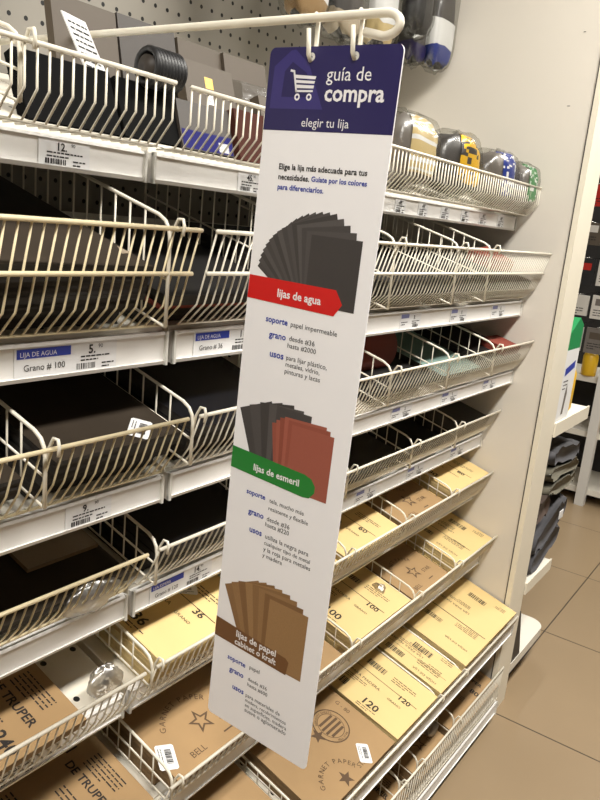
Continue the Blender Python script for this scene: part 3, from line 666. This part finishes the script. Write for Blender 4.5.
bag(1.36, .86, za(.86)+.06, (.07, .05, .045), 'bag_dark', 'label_yellow', 'low dark bag half hidden behind the sign on the top shelf', None, 6)
# red roll on the third shelf, clear wraps, teal sheets
b = MB(); zc = zdeck('C', .86)+.075; pts = []
nseg = 34; R0 = .062
vs = []; fs = []
for k in range(nseg+1):
    a = -.4+k*2*math.pi*1.15/nseg; r = R0+.0035*k/nseg*2
    for x in (1.215, 1.52): vs.append((x, .85+r*math.cos(a), zc+r*math.sin(a)))
for k in range(nseg): fs.append((2*k, 2*k+1, 2*k+3, 2*k+2))
b.add(vs, fs, 'red_paper', True)
o = b.build('sandpaper_roll', loc=(1.37, .85, zc-.06)); tag(o, 'rolled dark red sandpaper sheet on the third shelf just right of the sign', 'sandpaper')
md = o.modifiers.new('thickness', 'SOLIDIFY'); md.thickness = .0015
def crumple(x, y, z, s, label, seed):
    b = MB(); pillow(b, (x, y, z), *s, 'clear_film_dull', .1, seed, e=2.2); tag(b.build('plastic_wrap', loc=(x, y, z-s[2])), label, 'plastic wrap')
crumple(.655, .787, zdeck('D', .79)+.028, (.05, .012, .022), 'crumpled clear plastic wrap behind the wires of the fourth shelf, left bay', 3)
crumple(.70, .80, zdeck('E', .81)+.03, (.03, .016, .026), 'crumpled clear plastic wrap at the right end of the fifth shelf, left bay', 5)
crumple(1.59, .785, zdeck('F', .785)+.06, (.018, .02, .014), 'small crumpled plastic wrap beside the brown pack on the sixth shelf', 8)
crumple(1.78, .66, zdeck('H', .66)+.085, (.03, .02, .016), 'small crumpled plastic wrap on brown packs of the lowest shelf', 9)
# hanging bags on pegs at the top
HB = [(2.12, 1.09, 2.19, .055, .115, 'label_blue', 'hanging clear bag with a blue band nearest the end panel'), (2.03, 1.12, 2.13, .05, .10, 'navy', 'hanging clear bag with a navy band above the sign corner'),
      (1.93, 1.06, 2.22, .045, .11, 'pack_black', 'hanging black and silver packet above the curled rod end'), (1.80, 1.10, 2.24, .055, .12, 'gold_label', 'hanging packet with a gold band above the curled rod end'),
      (1.63, 1.10, 2.17, .065, .11, 'tan_card', 'hanging dark packet with a tan band above the sign'), (1.47, 1.10, 2.15, .06, .10, 'kraft', 'hanging packet with a brown band above the sign hooks'), (1.30, 1.12, 2.16, .06, .11, 'bag_dark', 'hanging dark packet at the left of the top row')]
for i, (x, y, z, w, h, mt, lb) in enumerate(HB):
    z -= (.04, .0, .03, .1, .06, .05, .02)[i]
    t = thing('hanging_packet', lb, 'packet', (x, y, z-h), 'packets hanging above the top shelf')
    b = MB(); pillow(b, (x, y, z), w, .026, h, 'bag_dark' if i != 2 else 'pack_black', .05, i, None, 4); b.build('contents', t)
    b = MB(); pillow(b, (x, y, z), w*1.05, .0295, h*1.03, mt, .05, i, lambda v, u: .08 < v < .38, 4); b.build('printed_band', t)
    if i in (0, 3, 5): b = MB(); pillow(b, (x, y, z), w*1.055, .0298, h*1.035, 'box_white', .05, i, lambda v, u: .38 < v < .46, 4); b.build('white_stripe', t)
    b = MB(); pillow(b, (x, y, z), w*1.16, .038, h*1.13, 'clear_film', .045, i+9, None, 4); b.build('clear_wrap', t)
    b = MB(); b.tube([(x, 1.262, z+h*1.13), (x, y-.05, z+h*1.13), (x, y-.056, z+h*1.13+.012)], .0028, 'chrome', 6)
    tag(b.build('peg_hook', loc=(x, 1.262, z+h*1.13)), 'steel peg carrying the ' + lb.replace('hanging ', ''), 'hook', 'pegs above the top shelf')
# ------------------------------------------------------------------ next display round the corner
EX0, EX1 = XP+.152, 2.74
b = MB(); b.box((EX0, .74, .0), (EX0+.02, 1.9, 2.4), 'rack_dark'); disp = thing('corner_display', 'white shelved display standing behind the end panel, round the corner', 'display', (2.45, 1.1, 0)); b.build('back_board', disp)
def edeck(z, th, x1, nm, rnd=0):
    b = MB(); y0, y1 = .622, 1.7
    pts = [(EX0, y0)]
    if rnd:
        for i in range(9): a = -math.pi/2+math.pi/2*i/8; pts.append((x1-rnd+rnd*math.cos(a), y0+rnd+rnd*math.sin(a)))
    else: pts.append((x1, y0))
    pts += [(x1, y1), (EX0, y1)]
    b.prism(pts, 'z', z-th, z, 'shelf_paint'); o = b.build(nm, disp)
    if not rnd: b = MB(); b.box((EX0, y0-.006, z-th-.008), (x1+.004, y0-.0005, z+.004), 'trim_paint'); b.build('side_lip', o)
edeck(1.0, .035, 2.745, 'shelf'); edeck(.44, .03, 2.62, 'shelf'); edeck(.135, .035, 2.735, 'base_deck', .06)
b = MB(); b.box((EX0, .72, 0), (2.66, 1.6, .099), 'trim_paint'); b.build('plinth', disp)
b = MB(); b.prism([(2.353, .136), (2.445, .136), (2.372, .33), (2.353, .33)], 'y', .624, .66, 'pack_black'); tag(b.build('gap_shade_wedge', disp), 'narrow black wedge standing in for the shaded gap')  # solid black wedge paints the shade in the open gap beside the post
# goods on the upper deck
BX = 2.435
t = thing('tall_box', 'white box with a green top standing on the upper display shelf', 'box', (BX, .665, 1.0)); M = Matrix.Translation((BX, .662, 1.001))
b = MB(); b.box((-.07, -.035, 0), (.07, .035, .235), 'box_white', M); b.build('carton', t)
b = MB(); b.prism([(-.07+BX, .235+1.001), (.07+BX, .235+1.001), (.07+BX, .31+1.001), (.02+BX, .335+1.001), (-.07+BX, .285+1.001)], 'y', .627, .697, 'box_green'); tag(b.build('top_flap', t), 'green top')
b = MB(); fr = lambda a, c, w: M @ Vector((a, -.035-w, c)); poly(b, fr, [(-.05, .15), (.05, .17), (.05, .195), (-.05, .175)], 'print_blue'); b.build('printed_stripe', t)
b = MB(); scribble(b, fr, -.05, .13, .05, 3, .012, 'print_black', 2); poly(b, fr, [(-.02, .02), (0, .02), (.012, .09), (.0, .12), (-.012, .09)], 'bag_grey'); b.build('printed_picture', t)
def bottle(x, y, z, r, h, body, cap, label):
    t = thing('bottle', label, 'bottle', (x, y, z))
    pr = [(0, 0), (r*.9, 0), (r, .01), (r, h*.66), (r*.8, h*.76), (r*.42, h*.82), (r*.42, h*.84)]
    b = MB(); n = 18
    vs = [(x+q*math.cos(2*math.pi*k/n), y+q*math.sin(2*math.pi*k/n), z+w) for q, w in pr for k in range(n)]
    b.add(vs, [(i*n+k, i*n+(k+1) % n, (i+1)*n+(k+1) % n, (i+1)*n+k) for i in range(len(pr)-1) for k in range(n)], body, True); b.build('body', t)
    b = MB(); b.tube([(x, y, z+h*.84), (x, y, z+h)], r*.5, cap, 14); b.build('cap', t)
bottle(2.60, .69, 1.001, .045, .2, 'yellow_plastic', 'bottle_cap', 'yellow bottle with a pale cap on the upper display shelf')
bottle(2.69, .78, 1.001, .04, .19, 'yellow_plastic', 'bottle_cap', 'second yellow bottle further along the upper display shelf')
# wire basket under the upper deck
t = thing('wire_basket', 'grey wire basket hanging under the upper display shelf', 'basket', (2.6, .75, .9))
b = MB()
for i in range(18): x = 2.40+.02*i; b.tube([(x, .72, .955), (x, .72, .885), (x, .95, .885)], .0018, 'white_wire', 5)
for z in (.955, .92, .885): b.tube([(2.39, .72, z), (2.76, .72, z)], .0025, 'white_wire', 5)
b.build('wire_grid', t)
# folded garments
def garment(x, y, z, w, d, h, mt, label, seed, tilt=0, pocket=False):
    R = random.Random(seed); b = MB(); n = 26; m_ = 10; vs = []; fs = []
    ph = [R.uniform(0, 6) for _ in range(8)]
    for j in range(m_+1):                     # sweep along y, fold outline in x-z
        yy = -d/2+d*j/m_
        for i in range(n):
            a = 2*math.pi*i/n; c_, s_ = math.cos(a), math.sin(a)
            px = math.copysign(abs(c_)**.55, c_)*w/2; pz = math.copysign(abs(s_)**.7, s_)*h/2
            wob = .006*math.sin(5*a+ph[0]+yy*30)+.005*math.sin(9*a+ph[1]-yy*22); e = 1-.25*abs(2*j/m_-1)**5
            px = px*e+wob*.6+.012*math.sin(yy*18+ph[2]); pz = pz*e+wob+px*tilt
            vs.append((x+px, y+yy, z+h/2+pz))
    for j in range(m_):
        for i in range(n): fs.append((j*n+i, j*n+(i+1) % n, (j+1)*n+(i+1) % n, (j+1)*n+i))
    fs += [tuple(range(n)), tuple(m_*n+i for i in range(n))[::-1]]
    b.add(vs, fs, mt, True); o = b.build('folded_garment', loc=(x, y, z)); tag(o, label, 'clothing', 'folded garments behind the end panel')
    if pocket:
        b = MB(); b.box((x+w*.16, y-d/2-.004, z+h*.5), (x+w*.26, y-d/2-.001, z+h*.8), 'box_white'); tag(b.build('care_tag', o), 'small white tag')
garment(2.55, .80, .445, .38, .34, .10, 'cloth_grey', 'dark grey folded garment at the bottom of the clothes pile', 1, .22)
garment(2.59, .80, .535, .42, .34, .10, 'cloth_grey', 'dark grey folded garment with a white tag, second from the pile bottom', 2, .25, True)
garment(2.45, .80, .635, .17, .34, .10, 'cloth_brown', 'brown folded garment squeezed in the middle of the clothes pile', 3, .1)
garment(2.63, .80, .70, .42, .34, .055, 'cloth_olive', 'thin olive folded garment under the middle of the clothes pile', 6, -.04)
garment(2.64, .80, .755, .46, .34, .06, 'cloth_olive', 'olive grey folded garment near the top of the clothes pile', 4, -.06)
garment(2.61, .80, .81, .42, .34, .075, 'cloth_grey', 'dark grey folded garment on top of the clothes pile', 5, -.1)
# ------------------------------------------------------------------ far rack across the aisle
FX = 4.62
t = thing('far_rack', 'far rack with a white slotted post and dark back at the right edge', 'rack', (FX, 1.0, 0))
b = MB(); b.box((FX, .965, 0), (FX+.05, 1.02, 2.3), 'slot_post'); tag(b.build('slotted_post', t), 'white slotted steel post')
b = MB(); b.box((FX+.50, .3, 0), (FX+.52, 2.6, 2.3), 'rack_dark'); b.build('back_board', t)
for z in (.10, .46, .80):
    b = MB(); b.box((FX+.052, .3, z-.035), (FX+.499, 2.6, z), 'shelf_paint'); b.build('shelf', t)
bottle(FX+.08, .90, .461, .05, .19, 'yellow_plastic', 'bottle_cap', 'yellow bottle on the middle shelf of the far rack')
bottle(FX+.08, 1.10, .801, .045, .18, 'yellow_plastic', 'bottle_cap', 'yellow bottle on the upper shelf of the far rack left of the post')
RP = random.Random(12); cols = ['pack_white', 'tan_card', 'pack_black', 'bag_grey', 'label_red', 'pack_white', 'label_blue', 'card_grey']
names = {'pack_white': 'white', 'tan_card': 'tan', 'pack_black': 'black', 'bag_grey': 'grey', 'label_red': 'red', 'label_blue': 'blue', 'card_grey': 'dark grey'}
i = 0
for row, z in enumerate((1.02, 1.22, 1.42, 1.64, 1.86, 2.06)):
    for c_, y in enumerate((1.22, 1.08, .92, .78)):
        mt = cols[(row*5+c_*3) % 8]; i += 1; hgt = RP.uniform(.12, .17)
        b = MB(); b.box((FX+.02, y-.06, z-hgt/2), (FX+.035, y+.06, z+hgt/2), mt)
        fr = lambda a, c2, w: (FX+.02-w, y-a, z+c2)
        quad(b, fr, -.04, .01, .04, .05, cols[(i*3+1) % 8]); scribble(b, fr, -.045, -.02, .08, 3, .015, 'print_black', i)
        b.tube([(FX+.49, y, z+hgt/2+.004), (FX+.0, y, z+hgt/2+.004)], .003, 'chrome', 5)
        tag(b.build('hanging_card', loc=(FX+.02, y, z-hgt/2)), '%s card on the far rack, %s row from top, %s column from left' % (names[mt], ORD[5-row], ORD[c_]), 'packet', 'cards hanging on the far rack')
